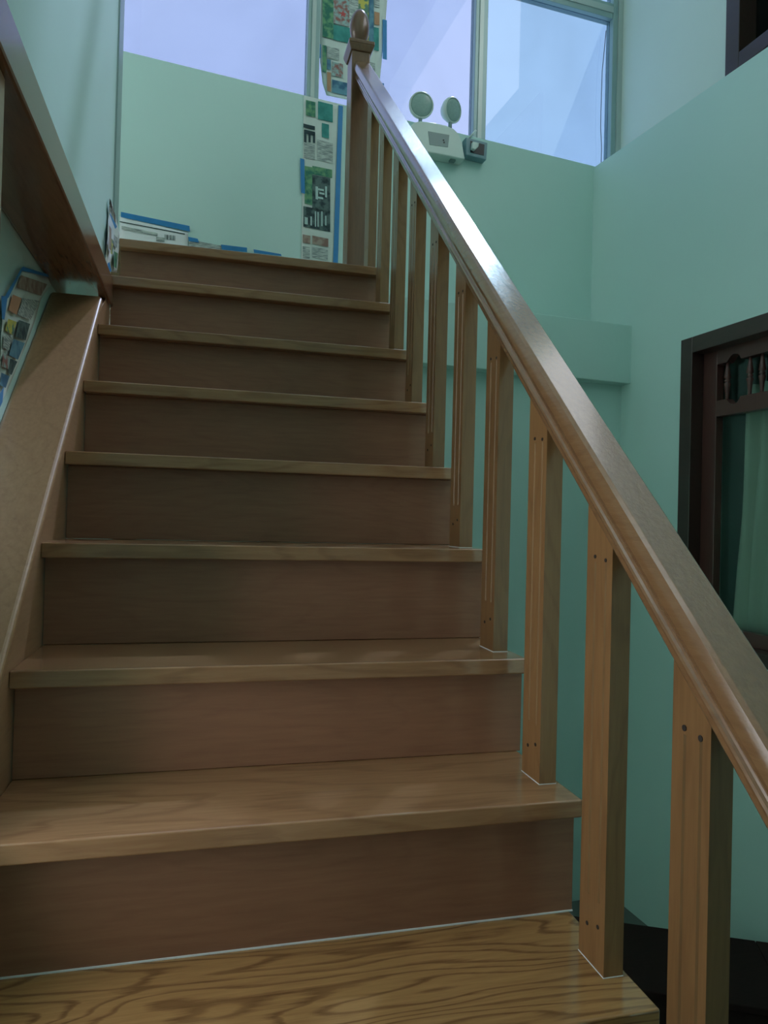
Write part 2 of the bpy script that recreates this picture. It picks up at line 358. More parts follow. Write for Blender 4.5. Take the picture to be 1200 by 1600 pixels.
# ---- lower window in the right wall, dark frame with a turned-spindle transom
win2 = thing('window_2', 'dark red-brown window with turned spindles and a curtain in the right wall', 'window', right(1.3, 0, wz0), kind='structure')
def rpart(name, a0, a1, o0, o1, z0, z1, mat='darkwood', parent=None, bevel=0.003):
    mb = MB(); mb.frame_box(right, a0, a1, o0, o1, z0, z1); return mb.build(name, M[mat], parent or win2, bevel=bevel)
FW = 0.075
rpart('outer_frame', wa0, wa0 + FW, -0.10, 0.022, wz0, wz1, 'darkwood_x'); rpart('outer_frame', wa1 - FW, wa1, -0.10, 0.022, wz0, wz1, 'darkwood_x')
rpart('outer_frame', wa0 + FW, wa1 - FW, -0.10, 0.022, wz1 - FW, wz1, 'darkwood_x'); rpart('outer_frame', wa0 + FW, wa1 - FW, -0.10, 0.022, wz0, wz0 + 0.06, 'darkwood_x')
# sash inside the frame
sa0, sa1, sz0, sz1 = wa0 + FW, wa1 - FW, wz0 + 0.06, wz1 - FW
SO0, SO1 = -0.085, -0.045
rpart('sash_stile', sa0, sa0 + 0.085, SO0, SO1, sz0, sz1); rpart('sash_stile', sa1 - 0.085, sa1, SO0, SO1, sz0, sz1)
ia0, ia1 = sa0 + 0.085, sa1 - 0.085
def scallop_rail(z_plain, z_edge, up):
    """rail whose inner edge is cut by round notches between the spindles"""
    n = 70; pts = []
    centres = [ia0 + 0.10 + 0.27 * k for k in range(4)]
    prof = []
    for i in range(n + 1):
        a = ia0 + (ia1 - ia0) * i / n; dz = 0
        for c in centres:
            d = abs(a - c)
            if d < 0.034: dz = max(dz, math.sqrt(0.034 ** 2 - d * d) * 0.85)
        prof.append((a, z_edge + (dz if up else -dz)))
    pts = [right(a, SO0, z) for a, z in prof] + [right(ia1, SO0, z_plain), right(ia0, SO0, z_plain)]
    mb = MB(); mb.prism(pts, RB * (SO1 - SO0)); return mb.build('scalloped_rail', M['darkwood'], win2)
t_top = sz1 - 0.065; t_bot = t_top - 0.165
scallop_rail(sz1, t_top, True); scallop_rail(t_bot - 0.072, t_bot, False)
prof = [(.0085, 0), (.0075, .012), (.0115, .055), (.0150, .069), (.0138, .075), (.0080, .079), (.0132, .083), (.0132, .088), (.0080, .092), (.0155, .098), (.0140, .110), (.0075, .148), (.0070, .166)]
c0 = ia0 + 0.10
for a in (c0 - .058, c0 + .070, c0 + .135, c0 + .200, c0 + .340, c0 + .405, c0 + .470, c0 + .600, c0 + .66):
    if a > ia1 - 0.02: continue
    mb = MB(); mb.lathe(prof, right(a, (SO0 + SO1) / 2, t_bot), (0, 0, 1), 14)
    mb.build('spindle', M['darkwood'], win2, smooth=True)
rpart('sash_rail', ia0, ia1, SO0, SO1, sz0, sz0 + 0.06)
mb = MB(); mb.frame_box(right, ia0, ia1, -0.092, -0.088, sz0 + 0.05, sz1); mb.build('pane', M['glass_dark'], win2)
# dark room behind that window
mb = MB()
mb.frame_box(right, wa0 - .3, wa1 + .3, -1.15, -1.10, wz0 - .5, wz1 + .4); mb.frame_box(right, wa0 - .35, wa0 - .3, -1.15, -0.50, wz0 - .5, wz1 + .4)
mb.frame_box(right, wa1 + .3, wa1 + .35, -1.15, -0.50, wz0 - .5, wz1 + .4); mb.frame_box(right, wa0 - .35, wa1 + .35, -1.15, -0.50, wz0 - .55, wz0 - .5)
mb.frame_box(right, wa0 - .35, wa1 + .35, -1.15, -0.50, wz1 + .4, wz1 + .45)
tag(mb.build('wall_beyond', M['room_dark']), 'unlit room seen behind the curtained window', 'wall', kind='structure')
# curtain
mb = MB(); n = 90; rows = 12
for j in range(rows + 1):
    for i in range(n + 1):
        t = i / n; v = j / rows
        a = ia0 + 0.055 + 0.10 * 0 + (ia1 - ia0 + 0.1) * t + 0.05 * (1 - v) * (1 - t) * -1
        off = -0.17 + (0.032 * math.sin(t * 70 - 2.2 * v + 0.7 * math.sin(t * 9)) + 0.010 * math.sin(t * 131 + v * 2)) * (0.7 + 0.3 * v)
        mb.v.append(tuple(right(a, off, wz0 + 0.06 + (wz1 - wz0 - 0.30) * v)))
for j in range(rows):
    for i in range(n):
        q = j * (n + 1) + i; mb.f.append((q, q + 1, q + n + 2, q + n + 1)); mb.m.append(0)
o = mb.build('curtain', M['curtain'], smooth=True); so = o.modifiers.new('thick', 'SOLIDIFY'); so.thickness = 0.003
tag(o, 'pale green curtain hanging in folds behind the spindle window', 'curtain')

# ---- upper window in the right wall
win3 = thing('window_3', 'dark framed window standing on the ledge high in the right wall', 'window', right(1.4, -0.22, 2.62), kind='structure')
uz0 = right_px(1134, 119, -0.20)[1] - 0.01
def upart(name, a0, a1, o0, o1, z0, z1, mat='darkwood_x'):
    mb = MB(); mb.frame_box(right, a0, a1, o0, o1, z0, z1); return mb.build(name, M[mat], win3, bevel=0.003)
uz1 = 3.76
upart('outer_frame', u0, u0 + 0.085, -0.56, -0.195, uz0, uz1); upart('outer_frame', u1 - .085, u1, -0.56, -0.195, uz0, uz1)
upart('outer_frame', u0 + .085, u1 - .085, -0.56, -0.195, uz0, uz0 + 0.075); upart('outer_frame', u0 + .085, u1 - .085, -0.56, -0.195, uz1 - .08, uz1)
mb = MB(); mb.frame_box(right, u0 + .085, u1 - .085, -0.30, -0.295, uz0 + .075, uz1 - .08); mb.build('pane', M['glass_black'], win3)
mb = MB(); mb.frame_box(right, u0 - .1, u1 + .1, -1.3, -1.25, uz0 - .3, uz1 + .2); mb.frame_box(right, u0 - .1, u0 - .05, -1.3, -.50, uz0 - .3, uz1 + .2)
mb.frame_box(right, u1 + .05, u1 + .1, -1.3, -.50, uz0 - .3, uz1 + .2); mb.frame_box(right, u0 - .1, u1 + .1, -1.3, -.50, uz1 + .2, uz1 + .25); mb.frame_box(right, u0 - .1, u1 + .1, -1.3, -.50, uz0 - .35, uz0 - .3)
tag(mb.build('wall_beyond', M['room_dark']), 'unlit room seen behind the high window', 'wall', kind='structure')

# ================================================================== STAIRCASE
st = thing('staircase', 'brown varnished wooden staircase climbing to the landing under the window', 'staircase', (W / 2, 0, FLOOR_Z))
TT = 0.030
K0 = -6
for k in range(K0, 9):
    y0, z1 = NY(k), NZ(k)
    y1 = NY(k + 1) + OV + 0.018 if k < 8 else 1.98
    x0 = 0.0005
    mb = MB(); mb.box(x0, W, y0, y1, z1 - TT, z1)
    o = mb.build('tread', M['tread_bold'] if k in (0, -1) else M['tread'], st, bevel=0.003, seg=3)
    zb = NZ(k - 1) if k > K0 else FLOOR_Z
    mb = MB(); mb.box(x0 + 0.001, W + 0.005, y0 + OV, y0 + OV + 0.018, zb + 0.0005, z1 - TT)
    mb.build('riser', M['riser'], st, bevel=0.001, seg=1)
# pale caulk line where the lowest riser in view meets its tread
mb = MB(); mb.box(0.002, W + 0.005, NY(1) + OV - 0.002, NY(1) + OV, NZ(0), NZ(0) + 0.0022); mb.build('caulk_line', M['caulk'], st)
# carriage under the treads
pts = []
for k in range(K0, 9):
    zt = NZ(k) - TT; zp = (NZ(k - 1) - TT) if k > K0 else FLOOR_Z
    pts += [(0, NY(k) + OV + 0.019, zp), (0, NY(k) + OV + 0.019, zt)]
pts += [(0, 1.98, NZ(8) - TT), (0, 1.98, NZ(8) - 0.25), (0, NY(8), NZ(8) - 0.32), (0, NY(K0) + 0.35, FLOOR_Z)]
for xx in (0.10, 0.45, 0.84):
    mb = MB(); mb.prism([(xx, p[1], p[2]) for p in pts], (0.04, 0, 0)); mb.build('carriage', M['chest'], st)
# landing
mb = MB()
mb.poly([(-1.54, 1.80, 1.6022), (-0.002, 1.80, 1.6022), (-0.002, 1.981, 1.6022), (W, 1.981, 1.6022), (W + 0.03, 2.74, 1.6022), (-1.54, 2.56, 1.6022)])
o = tag(mb.build('floor_landing', M['tread']), 'wooden landing floor at the top of the stairs', 'floor', kind='structure')
so = o.modifiers.new('slab', 'SOLIDIFY'); so.thickness = 0.12; so.offset = -1

# left stringer with its wide sloping cap
def zw(y): return 0.9021 * y + 0.0575          # top line of the cap edge
ya, yb = -1.45, 1.372
mb = MB(); mb.prism([(-0.022, ya, zw(ya) - 0.028), (-0.022, 1.36, zw(1.36) - 0.028), (-0.022, 1.545, 1.36), (-0.022, 1.552, 1.10), (-0.022, ya + 0.3, zw(ya + .3) - 0.42), (-0.022, ya, zw(ya) - 0.42)], (0.022, 0, 0))
mb.build('stringer', M['cap'], st, bevel=0.002)
mb = MB(); mb.prism([(NX, ya, zw(ya) - 0.03), (NX, yb, zw(yb) - 0.03), (NX, yb, zw(yb)), (NX, ya, zw(ya))], (-NX + 0.002, 0, 0))
mb.build('stringer_cap', M['cap'], st, bevel=0.009, seg=4, smooth=False)

# beam and post framing the recess
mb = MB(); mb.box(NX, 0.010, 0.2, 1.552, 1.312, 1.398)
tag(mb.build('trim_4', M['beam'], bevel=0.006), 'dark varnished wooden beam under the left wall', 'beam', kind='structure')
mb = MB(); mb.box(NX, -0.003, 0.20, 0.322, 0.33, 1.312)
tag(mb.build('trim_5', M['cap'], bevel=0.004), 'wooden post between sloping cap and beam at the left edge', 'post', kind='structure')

# ================================================================== BALUSTRADE
bal = thing('balustrade', 'wooden balustrade with grooved square balusters along the right of the stairs', 'balustrade', (XC, 0, FLOOR_Z))
def rail_z(y): return 0.655 + SL * (y - 0.1)            # underside of the handrail
def nail(x, y, z, parent, r=0.0032):
    mb = MB(); mb.lathe([(r, 0), (r, 0.0012)], (x + 0.0002, y, z), (-1, 0, 0), 10); return mb.build('nail_hole', M['hole'], parent)
for k in range(-4, 9):
    y0 = NY(k) + YB; y1 = y0 + DB; z0 = NZ(k); x0, x1 = XB, XB + WB
    za, zb = rail_z(y0) + 0.008, rail_z(y1) + 0.008
    # left face: lands and two stopped grooves
    ys = [0, .20, .275, .62, .695, 1.0]; ys = [y0 + DB * t for t in ys]
    gz0, gz1 = z0 + 0.10, z0 + 0.605
    mb = MB()
    def zt(y): return za + (zb - za) * (y - y0) / DB
    zr = [lambda y: z0, lambda y: gz0, lambda y: gz1, zt]
    for i in range(5):
        for j in range(3):
            a, b = ys[i], ys[i + 1]
            q = [(x0, a, zr[j](a)), (x0, a, zr[j + 1](a)), (x0, b, zr[j + 1](b)), (x0, b, zr[j](b))]
            if i in (1, 3) and j == 1:
                d = 0.004; mid = (a + b) / 2
                mb.poly([q[0], q[1], (x0 + d, mid, gz1), (x0 + d, mid, gz0)], 1); mb.poly([(x0 + d, mid, gz0), (x0 + d, mid, gz1), q[2], q[3]], 1)
                mb.poly([q[1], q[2], (x0 + d, mid, gz1)], 1); mb.poly([q[0], (x0 + d, mid, gz0), q[3]], 1)
            else: mb.poly(q)
    mb.poly([(x0, y0, z0), (x1, y0, z0), (x1, y0, za), (x0, y0, za)]); mb.poly([(x0, y1, z0), (x0, y1, zb), (x1, y1, zb), (x1, y1, z0)])
    mb.poly([(x1, y0, z0), (x1, y1, z0), (x1, y1, zb), (x1, y0, za)]); mb.poly([(x0, y0, za), (x1, y0, za), (x1, y1, zb), (x0, y1, zb)])
    mb.poly([(x0, y0, z0), (x0, y1, z0), (x1, y1, z0), (x1, y0, z0)])
    bo = mb.build('baluster', [M['baluster'], M['groove']], bal)
    if -1 <= k <= 5:
        for t in (.25, .67):
            yy = y0 + DB * t
            nail(x0, yy, z0 + 0.609 + (0.004 if t > .5 else 0), bo, 0.004 if k < 0 else 0.003)
            nail(x0, yy, z0 + 0.055 + 0.01 * (t < .5), bo)
    if 0 <= k <= 3:
        mb = MB(); mb.box(x0 - .0007, x1 + .0007, y0 - .0007, y1 + .0007, z0, z0 + .0012); mb.build('caulk_line', M['caulk'], bo)

# handrail: moulded section swept along the slope
half = [(.0, .103), (.0262, .103), (.0272, .1025), (.0318, .097), (.0345, .088), (.0365, .078), (.0365, .068), (.034, .058), (.030, .051), (.0265, .047), (.0255, .043), (.0265, .039), (.0295, .036), (.0305, .031), (.0295, .026), (.026, .023), (.021, .021), (.0205, .004), (.0195, .001), (.0, .0)]
sec = [(-x, z) for x, z in half] + [(x, z) for x, z in reversed(half[1:-1])]
ya, yb = -0.78, 2.10
mb = MB(); mb.prism([(XC + x, ya, rail_z(ya) + z) for x, z in sec], (0, yb - ya, SL * (yb - ya)))
ho = mb.build('handrail', M['rail'], bal, smooth=True)
me = ho.data
for p in me.polygons:
    if len(p.vertices) > 4: p.use_smooth = False
ho.data.set_sharp_from_angle(angle=math.radians(17))

# newel post with cap and acorn finial
nx0, nx1, ny0, ny1 = 0.858, 0.936, 2.085, 2.185
ncx, ncy = (nx0 + nx1) / 2, (ny0 + ny1) / 2
ntop = 2.635
mb = MB(); mb.box(nx0, nx1, ny0, ny1, NZ(8) + .0015, ntop)
nw = mb.build('newel_post', M['newel'], bal, bevel=0.004)
for t in (.3, .7):
    mb = MB(); yy = ny0 + (ny1 - ny0) * t; mb.box(nx0 - 0.0006, nx0 + .002, yy - .004, yy + .004, NZ(8) + .15, NZ(8) + .75); mb.build('groove_line', M['groove'], nw)
mb = MB(); h = 0.016
mb.hexa([(nx0 - h * .3, ny0 - h * .3, ntop - .005), (nx1 + h * .3, ny0 - h * .3, ntop - .005), (nx1 + h * .3, ny1 + h * .3, ntop - .005), (nx0 - h * .3, ny1 + h * .3, ntop - .005),
         (nx0 - h, ny0 - h, ntop + .022), (nx1 + h, ny0 - h, ntop + .022), (nx1 + h, ny1 + h, ntop + .022), (nx0 - h, ny1 + h, ntop + .022)])
mb.box(nx0 - h, nx1 + h, ny0 - h, ny1 + h, ntop + .022, ntop + .038)
mb.build('newel_cap', M['newel'], nw, bevel=0.003)
fp = [(.030, 0), (.031, .008), (.024, .014), (.021, .020), (.026, .028), (.033, .040), (.039, .060), (.042, .082), (.0415, .100), (.038, .122), (.031, .142), (.021, .157), (.010, .166), (.003, .169)]
mb = MB(); mb.lathe(fp, (ncx, ncy, ntop + .038), (0, 0, 1), 28); mb.build('finial', M['newel'], nw, smooth=True)

# ================================================================== CHEST at the foot of the right wall
p1 = on_plane(1009, 1446, (0, 0, 1), -0.95); p2 = on_plane(1200, 1472, (0, 0, 1), -0.95)
cd = (p2 - p1).normalized(); cn = Vector((-cd.y, cd.x, 0)) * -1
ch = thing('wooden_chest', 'almost black wooden chest standing low beside the right wall', 'chest', (p1.x + .5, p1.y - .2, FLOOR_Z))
def cpt(a, b, z): v = p1 + cd * a + cn * b; return Vector((v.x, v.y, z))
L_ = 0.45; D_ = 0.42
def cbox(name, a0, a1, b0, b1, z0, z1, bevel=.004, parent=None):
    mb = MB(); mb.hexa([cpt(a0, b0, z0), cpt(a1, b0, z0), cpt(a1, b1, z0), cpt(a0, b1, z0), cpt(a0, b0, z1), cpt(a1, b0, z1), cpt(a1, b1, z1), cpt(a0, b1, z1)])
    return mb.build(name, M['chest'], parent or ch, bevel=bevel)
A0_ = -0.30
cbox('body', A0_ + 0.012, L_, 0.012, D_, FLOOR_Z + .0005, -0.975)
seam = (on_plane(1183, 1475, (0, 0, 1), -0.95) - p1).dot(cd)
cbox('lid_board', A0_, seam - .001, 0, D_ + .012, -0.975, -0.95); cbox('lid_board', seam + .001, L_ + .012, 0, D_ + .012, -0.975, -0.95)

# ================================================================== WALL FITTINGS
# emergency light
ex, ez = back_px(683, 225, 0.04)
el = thing('emergency_light', 'white twin-head emergency light fixed to the parapet below the window', 'emergency light', back(ex, 0.0, ez - .06))
out = [(660, 236), (727, 249), (722, 222), (717, 209), (709, 201), (698, 196), (676, 191), (657, 189), (647, 191), (638, 200), (632, 214), (629, 231)]
pts = [back(*[(lambda q: (q[0], 0.001, q[1]))(back_px(x, y, 0.075))][0]) for x, y in out]
mb = MB(); mb.prism(pts, BW * 0.074); mb.build('housing', M['plastic'], el, bevel=0.006, seg=3)
pl = [back_px(x, y, 0.076) for x, y in ((669, 205), (702, 211), (700, 230), (671.5, 226))]
mb = MB(); mb.prism([back(s, 0.0735, z) for s, z in pl], BW * 0.003); ip = mb.build('indicator_panel', M['plastic_grey'], el)
for x, y in ((693, 219), (694, 222.5)):
    s, z = back_px(x, y, 0.077); mb = MB(); mb.lathe([(.004, 0), (.0035, .003)], back(s, 0.0765, z), BW, 10); mb.build('indicator_lamp', M['black'], ip)
for (x, y, r, yaw) in ((658, 165, .066, -0.10), (706, 172.5, .064, 0.45)):
    s, z = back_px(x, y, 0.045)
    c = back(s, 0.045, z); ax = (BW * math.cos(yaw) + BU * math.sin(yaw) + Vector((0, 0, -0.18))).normalized()
    mb = MB(); mb.lathe([(.018, -.055), (.040, -.045), (r * .93, -.018), (r, -.004), (r, .010), (r * .95, .014), (r * .90, .014), (r * .88, .010)], c, ax, 32)
    hd = mb.build('lamp_head', M['plastic'], el, smooth=True); hd.data.set_sharp_from_angle(angle=math.radians(40))
    mb = MB(); mb.lathe([(r * .89, .009), (r * .80, .0125), (r * .55, .0155), (r * .2, .017), (.003, .0172)], c, ax, 32)
    mb.build('lens', M['lens'] if 'lens' in M else M['plastic'], hd, smooth=True)
    mb = MB(); mb.lathe([(.010, 0), (.010, .035)], c + Vector((0, 0, -r - .028)) - ax * .01, (0, 0, 1), 12); mb.build('swivel_neck', M['plastic_grey'], el)
s, z = back_px(707, 250, .04); mb = MB(); mb.frame_box(back, s - .018, s + .012, .03, .055, z - .012, z + .004); mb.build('test_button', M['plastic_grey'], el)

# socket box
c = [back_px(x, y, 0.05) for x, y in ((728, 214), (762, 223), (760, 250), (728, 242))]
sx, sz = c[0]
so_ = thing('socket_box', 'blue-grey socket box with a plug beside the emergency light', 'socket', back(sx + .05, 0, c[3][1]))
mb = MB(); mb.prism([back(s, 0.001, z) for s, z in c], BW * 0.049); mb.build('housing', M['socket'], so_, bevel=0.004)
c2 = [back_px(x, y, 0.051) for x, y in ((735, 220), (757, 226), (756, 243), (735, 238))]
mb = MB(); mb.prism([back(s, 0.0495, z) for s, z in c2], BW * 0.0025); mb.build('face_plate', M['black'], so_)
c3 = [back_px(x, y, 0.06) for x, y in ((737, 223), (747, 225), (746, 231), (741, 236), (736, 233))]
mb = MB(); mb.prism([back(s, 0.05, z) for s, z in c3], BW * 0.025); mb.build('plug', M['plastic'], so_, bevel=.003)
a = back_px(733, 216, .02); b = back_px(744, 203, .02)
mb = MB(); mb.tube([back(a[0], .02, a[1]), back((a[0] + b[0]) / 2, .02, (a[1] + b[1]) / 2), back(b[0], .015, b[1])], .006, 8); mb.build('cable_stub', M['plastic'], so_, smooth=True)

# loose black cable in front of the right pane
pp = [(947, 48), (944, 80), (941, 110), (940, 140), (939, 170), (938.5, 200), (940, 230), (939, 262)]
pts = [back(*[(lambda q: (q[0], OW + .03, q[1]))(back_px(x, y, OW + .03))][0]) for x, y in pp]
mb = MB(); mb.tube(pts, .0022, 6)
tag(mb.build('loose_cable', M['rubber'], smooth=True), 'thin black cable hanging down the right-hand window pane', 'cable')

# ================================================================== NEWSPAPERS AND MASKING TAPE
def ink(name, a, b, scale=60.0, thr=(0.4, 0.6), stretch=(1, 1, 1)):
    m, nt, bs = nodes(name); N = nt.nodes.new; L = nt.links.new
    tc = N('ShaderNodeTexCoord'); mp = N('ShaderNodeMapping'); mp.inputs['Scale'].default_value = stretch
    n = N('ShaderNodeTexNoise'); n.inputs['Scale'].default_value = scale; n.inputs['Detail'].default_value = 3
    r = N('ShaderNodeValToRGB'); r.color_ramp.elements[0].position = thr[0]; r.color_ramp.elements[1].position = thr[1]
    r.color_ramp.elements[0].color = (*a, 1); r.color_ramp.elements[1].color = (*b, 1)
    L(tc.outputs['Object'], mp.inputs['Vector']); L(mp.outputs[0], n.inputs['Vector']); L(n.outputs['Fac'], r.inputs['Fac']); L(r.outputs['Color'], bs.inputs['Base Color'])
    bs.inputs['Roughness'].default_value = 0.8
    return m
M['paper'] = plain('newsprint_paper', (0.62, 0.70, 0.64), 0.85, noise=0.06, scale=20)
M['paper_white'] = plain('white_masking_paper', (0.80, 0.86, 0.85), 0.7, noise=0.04, scale=20)
M['ink_text'] = ink('printed_text', (0.20, 0.25, 0.24), (0.55, 0.63, 0.57), 120, (.42, .6), (0.25, 0.25, 3))
M['ink_green'] = ink('printed_green_picture', (0.03, 0.17, 0.12), (0.16, 0.36, 0.18), 34)
M['ink_teal'] = ink('printed_teal_picture', (0.03, 0.22, 0.20), (0.06, 0.32, 0.28), 18)
M['ink_dark'] = ink('printed_dark_picture', (0.02, 0.045, 0.05), (0.10, 0.16, 0.15), 40)
M['ink_black'] = plain('printed_black_letters', (0.02, 0.05, 0.055), 0.8)
M['ink_white'] = plain('printed_pale_letters', (0.45, 0.62, 0.58), 0.8)
M['ink_yellow'] = ink('printed_yellow_letters', (0.10, 0.22, 0.16), (0.55, 0.50, 0.10), 55, (.42, .5))
M['ink_red'] = plain('printed_red_star', (0.50, 0.09, 0.08), 0.8)
M['ink_mix'] = ink('printed_colour_picture', (0.30, 0.12, 0.10), (0.30, 0.46, 0.44), 48, (.38, .58))
M['ink_blue'] = ink('printed_blue_picture', (0.04, 0.13, 0.22), (0.12, 0.28, 0.36), 26)
M['ink_orange'] = plain('printed_orange_block', (0.45, 0.25, 0.14), 0.8)
M['ink_brown'] = ink('printed_brown_picture', (0.24, 0.15, 0.12), (0.36, 0.30, 0.24), 30)

def back_pt(off): return lambda x, y, d=0.0: on_plane(x, y, BW, BW.dot(BO) + off + d)
def left_pt(xp): return lambda x, y, d=0.0: on_plane(x, y, (1, 0, 0), xp + d)
def curve_at(c, t):
    n = len(c) - 1; i = min(int(t * n), n - 1); f = t * n - i
    return (c[i][0] + (c[i + 1][0] - c[i][0]) * f, c[i][1] + (c[i + 1][1] - c[i][1]) * f)
def sheet(name, pt, lc, rc, mat, parent, wav=0.002, nu=10, nv=24, seed=0, lift=None, thick=0.0006):
    rnd = random.Random(seed); ph = [rnd.uniform(0, 6) for _ in range(6)]
    mb = MB()
    def hgt(u, v):
        h = wav * (1 + 0.5 * math.sin(5 * u + ph[0] + 4 * v) + 0.5 * math.sin(9 * v + ph[1] - 3 * u))
        return h + (lift(u, v) if lift else 0)
    for j in range(nv + 1):
        for i in range(nu + 1):
            u, v = i / nu, j / nv; a = curve_at(lc, v); b = curve_at(rc, v)
            mb.v.append(tuple(pt(a[0] + (b[0] - a[0]) * u, a[1] + (b[1] - a[1]) * u, hgt(u, v))))
    for j in range(nv):
        for i in range(nu):
            q = j * (nu + 1) + i; mb.f.append((q, q + 1, q + nu + 2, q + nu + 1)); mb.m.append(0)
    o = mb.build(name, mat, parent, smooth=True)
    so = o.modifiers.new('thick', 'SOLIDIFY'); so.thickness = thick; so.offset = 0
    return o
def patch(pt, quad, mat, parent, d, name='printed_block', nu=4, nv=8, fn=None):
    """quad px TL TR BR BL lying d above the sheet's plane"""
    mb = MB(); (a, b, c, e) = quad
    for j in range(nv + 1):
        for i in range(nu + 1):
            u, v = i / nu, j / nv
            x = (a[0] * (1 - u) + b[0] * u) * (1 - v) + (e[0] * (1 - u) + c[0] * u) * v
            y = (a[1] * (1 - u) + b[1] * u) * (1 - v) + (e[1] * (1 - u) + c[1] * u) * v
            mb.v.append(tuple(pt(x, y, d)))
    for j in range(nv):
        for i in range(nu):
            q = j * (nu + 1) + i; mb.f.append((q, q + 1, q + nu + 2, q + nu + 1)); mb.m.append(0)
    return mb.build(name, M[mat], parent)
def rect(x0, y0, x1, y1, sk=0.24):
    """px rectangle whose horizontal edges run with the wall's perspective"""
    return ((x0, y0), (x1, y0 + (x1 - x0) * sk), (x1, y1 + (x1 - x0) * sk), (x0, y1))

# --- newspaper hung on the window behind the newel post
P = back_pt(OW + 0.010)
np_ = thing('newspaper', 'colour newspaper taped to the window pane behind the newel post', 'newspaper', P(550, 160))
pg = sheet('page', P, [(500, -40), (500, 30), (500, 95), (504, 130), (510, 149)], [(606, -14), (602, 40), (597, 90), (593, 130), (590, 166)], M['paper'], np_, wav=0.0012, seed=3)
D = 0.006
for q, m in ((rect(504, -40, 521, 57), 'ink_green'), (rect(521, -34, 546, 36), 'ink_mix'), (rect(546, -30, 560, 30), 'ink_text'), (rect(560, -28, 576, 66), 'ink_yellow'), (rect(521, 38, 560, 62, .22), 'ink_teal'),
             (rect(577, -24, 584, 72), 'ink_blue'), (rect(585, 18, 593, 38), 'ink_orange'), (rect(584, 42, 592, 78), 'ink_teal'), (rect(585, -16, 593, 10), 'ink_text'),
             (rect(504, 70, 510, 112), 'ink_green'), (rect(511, 72, 530, 90), 'ink_text'), (rect(511, 92, 517, 108), 'ink_blue'), (rect(519, 96, 536, 118), 'ink_mix'),
             (rect(511, 112, 517, 142), 'ink_orange'), (rect(519, 124, 545, 144), 'ink_blue'), (rect(574, 96, 586, 136), 'ink_text')):
    patch(P, q, m, np_, D)
star = []
for k in range(10):
    r = 6.2 if k % 2 == 0 else 2.6; a = -math.pi / 2 + k * math.pi / 5
    star.append(P(536 + r * math.cos(a), 22 + r * math.sin(a) + 0.2 * r * math.cos(a), D + 0.001))
mb = MB(); mb.poly(star); child_label(mb.build('printed_star', M['ink_red'], np_), 'small printed red star')
for x0, y0, x1, y1 in ((598, 30, 604.5, 92), (594.5, 129, 600, 143), (496.5, 68, 501, 90), (496.5, -10, 500.5, 16)):
    patch(P, rect(x0, y0, x1, y1), 'tape', np_, D + 0.001, 'tape_strip')

# --- newspaper masking the wall beside the newel post
P = back_pt(0.003)
np_ = thing('newspaper', 'newspaper strip taped to the parapet wall left of the newel post', 'newspaper', P(500, 405))
sheet('page', P, [(474.5, 149), (473.5, 240), (472, 330), (470, 430)], [(532, 163), (530, 240), (527, 330), (523, 440)], M['paper'], np_, wav=0.0008, seed=5)
D = 0.004
for q, m in ((rect(478, 156, 493, 180), 'ink_green'), (rect(497, 158, 520, 186), 'ink_teal'), (rect(503, 192, 514, 214), 'ink_teal'), (rect(475, 222, 492, 246), 'ink_text'), (rect(496, 218, 520, 250), 'ink_text'),
             (rect(476, 259, 488, 318, .2), 'ink_green'), (rect(488, 259, 519, 272, .2), 'ink_green'), (rect(488, 273, 516, 328, .2), 'ink_dark'), (rect(474, 322, 516, 354, .2), 'ink_dark'),
             (rect(473, 366, 485, 379, .2), 'ink_brown'), (rect(488, 368, 513, 381, .2), 'ink_brown'), (rect(473, 384, 484, 402, .2), 'ink_text'), (rect(488, 385, 512, 402, .2), 'ink_text')):
    patch(P, q, m, np_, D)
D2 = D + 0.0012
# big dark letter forms lying on their side, pale letter forms on the dark picture
for q, m in ((rect(474, 193, 492, 199), 'ink_black'), (rect(475, 202, 492, 208), 'ink_black'), (rect(475, 208, 479, 222), 'ink_black'), (rect(482, 208, 485.5, 222), 'ink_black'), (rect(489, 206, 492.5, 223), 'ink_black'),
             (rect(493, 291, 497, 311, .2), 'ink_white'), (rect(497, 294, 506, 297, .2), 'ink_white'), (rect(499, 300, 507, 303, .2), 'ink_white'), (rect(497, 307, 505, 310, .2), 'ink_white'), (rect(508, 291, 511, 308, .2), 'ink_white'),
             (rect(476, 339, 481, 350, .2), 'ink_white'), (rect(485, 338, 487.5, 352, .2), 'ink_white'), (rect(492, 330, 494, 354, .2), 'ink_white'), (rect(496, 331, 498, 354, .2), 'ink_white'), (rect(502, 330, 504, 353, .2), 'ink_white'), (rect(508, 337, 510, 352, .2), 'ink_white')):
    patch(P, q, m, np_, D2, 'printed_letter', 2, 2)
patch(P, ((529, 164), (536, 166), (527, 440), (519.5, 438)), 'tape', np_, D2, 'tape_strip')
patch(P, ((469, 247), (475.5, 249), (476.5, 303), (470.5, 301)), 'tape', np_, D2, 'tape_strip')

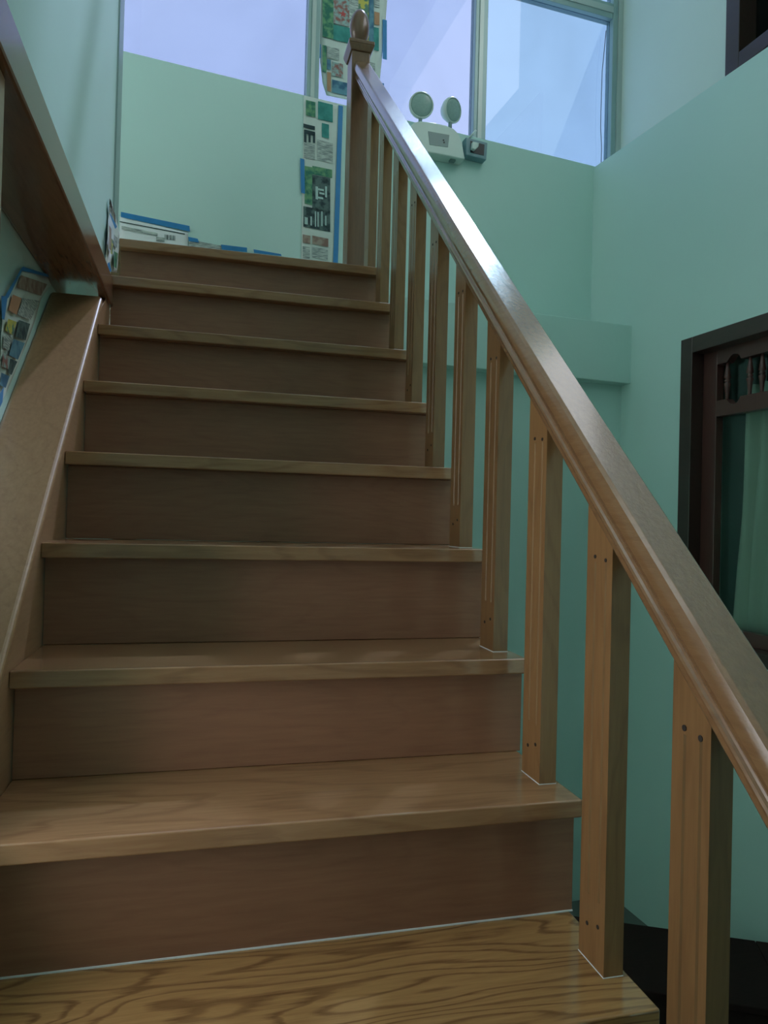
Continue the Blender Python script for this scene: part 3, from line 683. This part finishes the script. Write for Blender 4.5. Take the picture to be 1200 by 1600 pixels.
# --- masking paper on the wall at the back of the landing
np_ = thing('masking_paper', 'white masking paper with a barcode taped low on the landing wall', 'paper', P(240, 380))
sheet('page', P, [(187, 338), (186, 410)], [(294, 364), (292, 440)], M['paper_white'], np_, wav=0.0006, seed=9)
patch(P, ((189, 331), (296, 353), (297, 362), (189, 339)), 'tape', np_, 0.004, 'tape_strip', 10, 2)
patch(P, ((187, 345.5), (289, 365), (289, 366.5), (187, 346.8)), 'ink_black', np_, 0.003, 'printed_line', 6, 1)
for i, x in enumerate((257.5, 260, 262, 265, 267.5, 270, 272.5)):
    patch(P, rect(x, 366.3 + (x - 257) * .12, x + (1.5 if i % 2 else 1.0), 374 + (x - 257) * .12, .1), 'ink_dark', np_, 0.003, 'barcode_bar', 1, 1)
patch(P, rect(190, 353, 246, 358, .2), 'ink_text', np_, 0.003); patch(P, rect(244, 370, 257, 377, .1), 'ink_text', np_, 0.003)
np_ = thing('newspaper', 'scrap of yellowish newspaper taped above the top stair edge', 'newspaper', P(320, 385))
sheet('page', P, [(295, 374), (294, 420)], [(346, 384), (345, 430)], M['ink_text'], np_, wav=0.0005, seed=11)
for q in (((294, 370), (309, 373), (311, 379), (295, 377)), ((345, 382), (386, 387), (386, 394), (347, 390)), ((396, 389.5), (439, 397), (440, 400), (397, 395))):
    patch(P, q, 'tape', np_, 0.0035, 'tape_strip', 6, 2)

# --- crumpled newspaper at the end of the left wall
P = left_pt(WX + 0.002)
np_ = thing('newspaper', 'crumpled sunlit newspaper taped to the end of the left wall', 'newspaper', P(176, 425))
lift = lambda u, v: 0.006 * u * (0.5 + 0.5 * math.sin(9 * v + 1)) + 0.003 * math.sin(14 * v + 8 * u) ** 2
sheet('page', P, [(171, 310), (169, 345), (167, 380), (164.5, 408), (170, 424)], [(173, 312), (181, 340), (187, 365), (185.5, 395), (183, 426)], M['paper_white'], np_, wav=0.002, nu=12, seed=21, lift=lift)
for q, m in ((((171, 352), (174, 358), (174, 392), (170, 388)), 'ink_brown'), (((178, 366), (184, 372), (183, 388), (178, 384)), 'ink_text'), (((178, 392), (184, 396), (182, 420), (178, 416)), 'ink_green'), (((174, 372), (177, 376), (176, 398), (173, 396)), 'ink_yellow')):
    patch(P, q, m, np_, 0.0145)
for q in (((171, 334), (172, 333), (183, 354), (180, 358)), ((168, 412), (171, 409), (174, 424), (170, 425))):
    patch(P, q, 'tape', np_, 0.015, 'tape_strip')

# --- newspaper in the recess beside the sloping cap
P = left_pt(NX + 0.002)
np_ = thing('newspaper', 'crumpled newspaper masking the recessed wall beside the sloping stair cap', 'newspaper', P(20, 600))
lift = lambda u, v: 0.004 * math.sin(11 * v + 6 * u) ** 2
sheet('page', P, [(36, 420), (20, 450), (5, 480), (2, 520), (0, 580), (-8, 650)], [(86, 437), (64, 466), (55, 500), (42, 535), (24, 580), (-2, 640)], M['paper'], np_, wav=0.001, nu=12, seed=31, lift=lift)
for q, m in ((((33, 430), (74, 444), (64, 462), (26, 449)), 'ink_brown'), (((20, 460), (34, 466), (26, 492), (13, 484)), 'ink_orange'), (((36, 466), (62, 470), (48, 500), (27, 492)), 'ink_text'), (((13, 498), (26, 503), (20, 524), (8, 516)), 'ink_yellow'),
             (((30, 500), (47, 506), (40, 532), (24, 526)), 'ink_dark'), (((7, 522), (18, 528), (14, 548), (4, 542)), 'ink_text'), (((21, 530), (39, 536), (28, 562), (14, 555)), 'ink_blue'), (((5, 552), (16, 558), (14, 578), (3, 572)), 'ink_mix'), (((16, 560), (27, 565), (18, 586), (12, 582)), 'ink_dark'), (((2, 582), (15, 588), (9, 606), (0, 602)), 'ink_blue')):
    patch(P, q, m, np_, 0.0085)
for q in (((34, 418), (38, 416), (13, 466), (7, 464)), ((36, 416.5), (88, 433), (88, 436), (35, 423)), ((2, 462), (12, 464), (7, 500), (3, 498)), ((-4, 622), (6, 604), (4, 628), (-6, 650))):
    patch(P, q, 'tape', np_, 0.009, 'tape_strip', 4, 3)
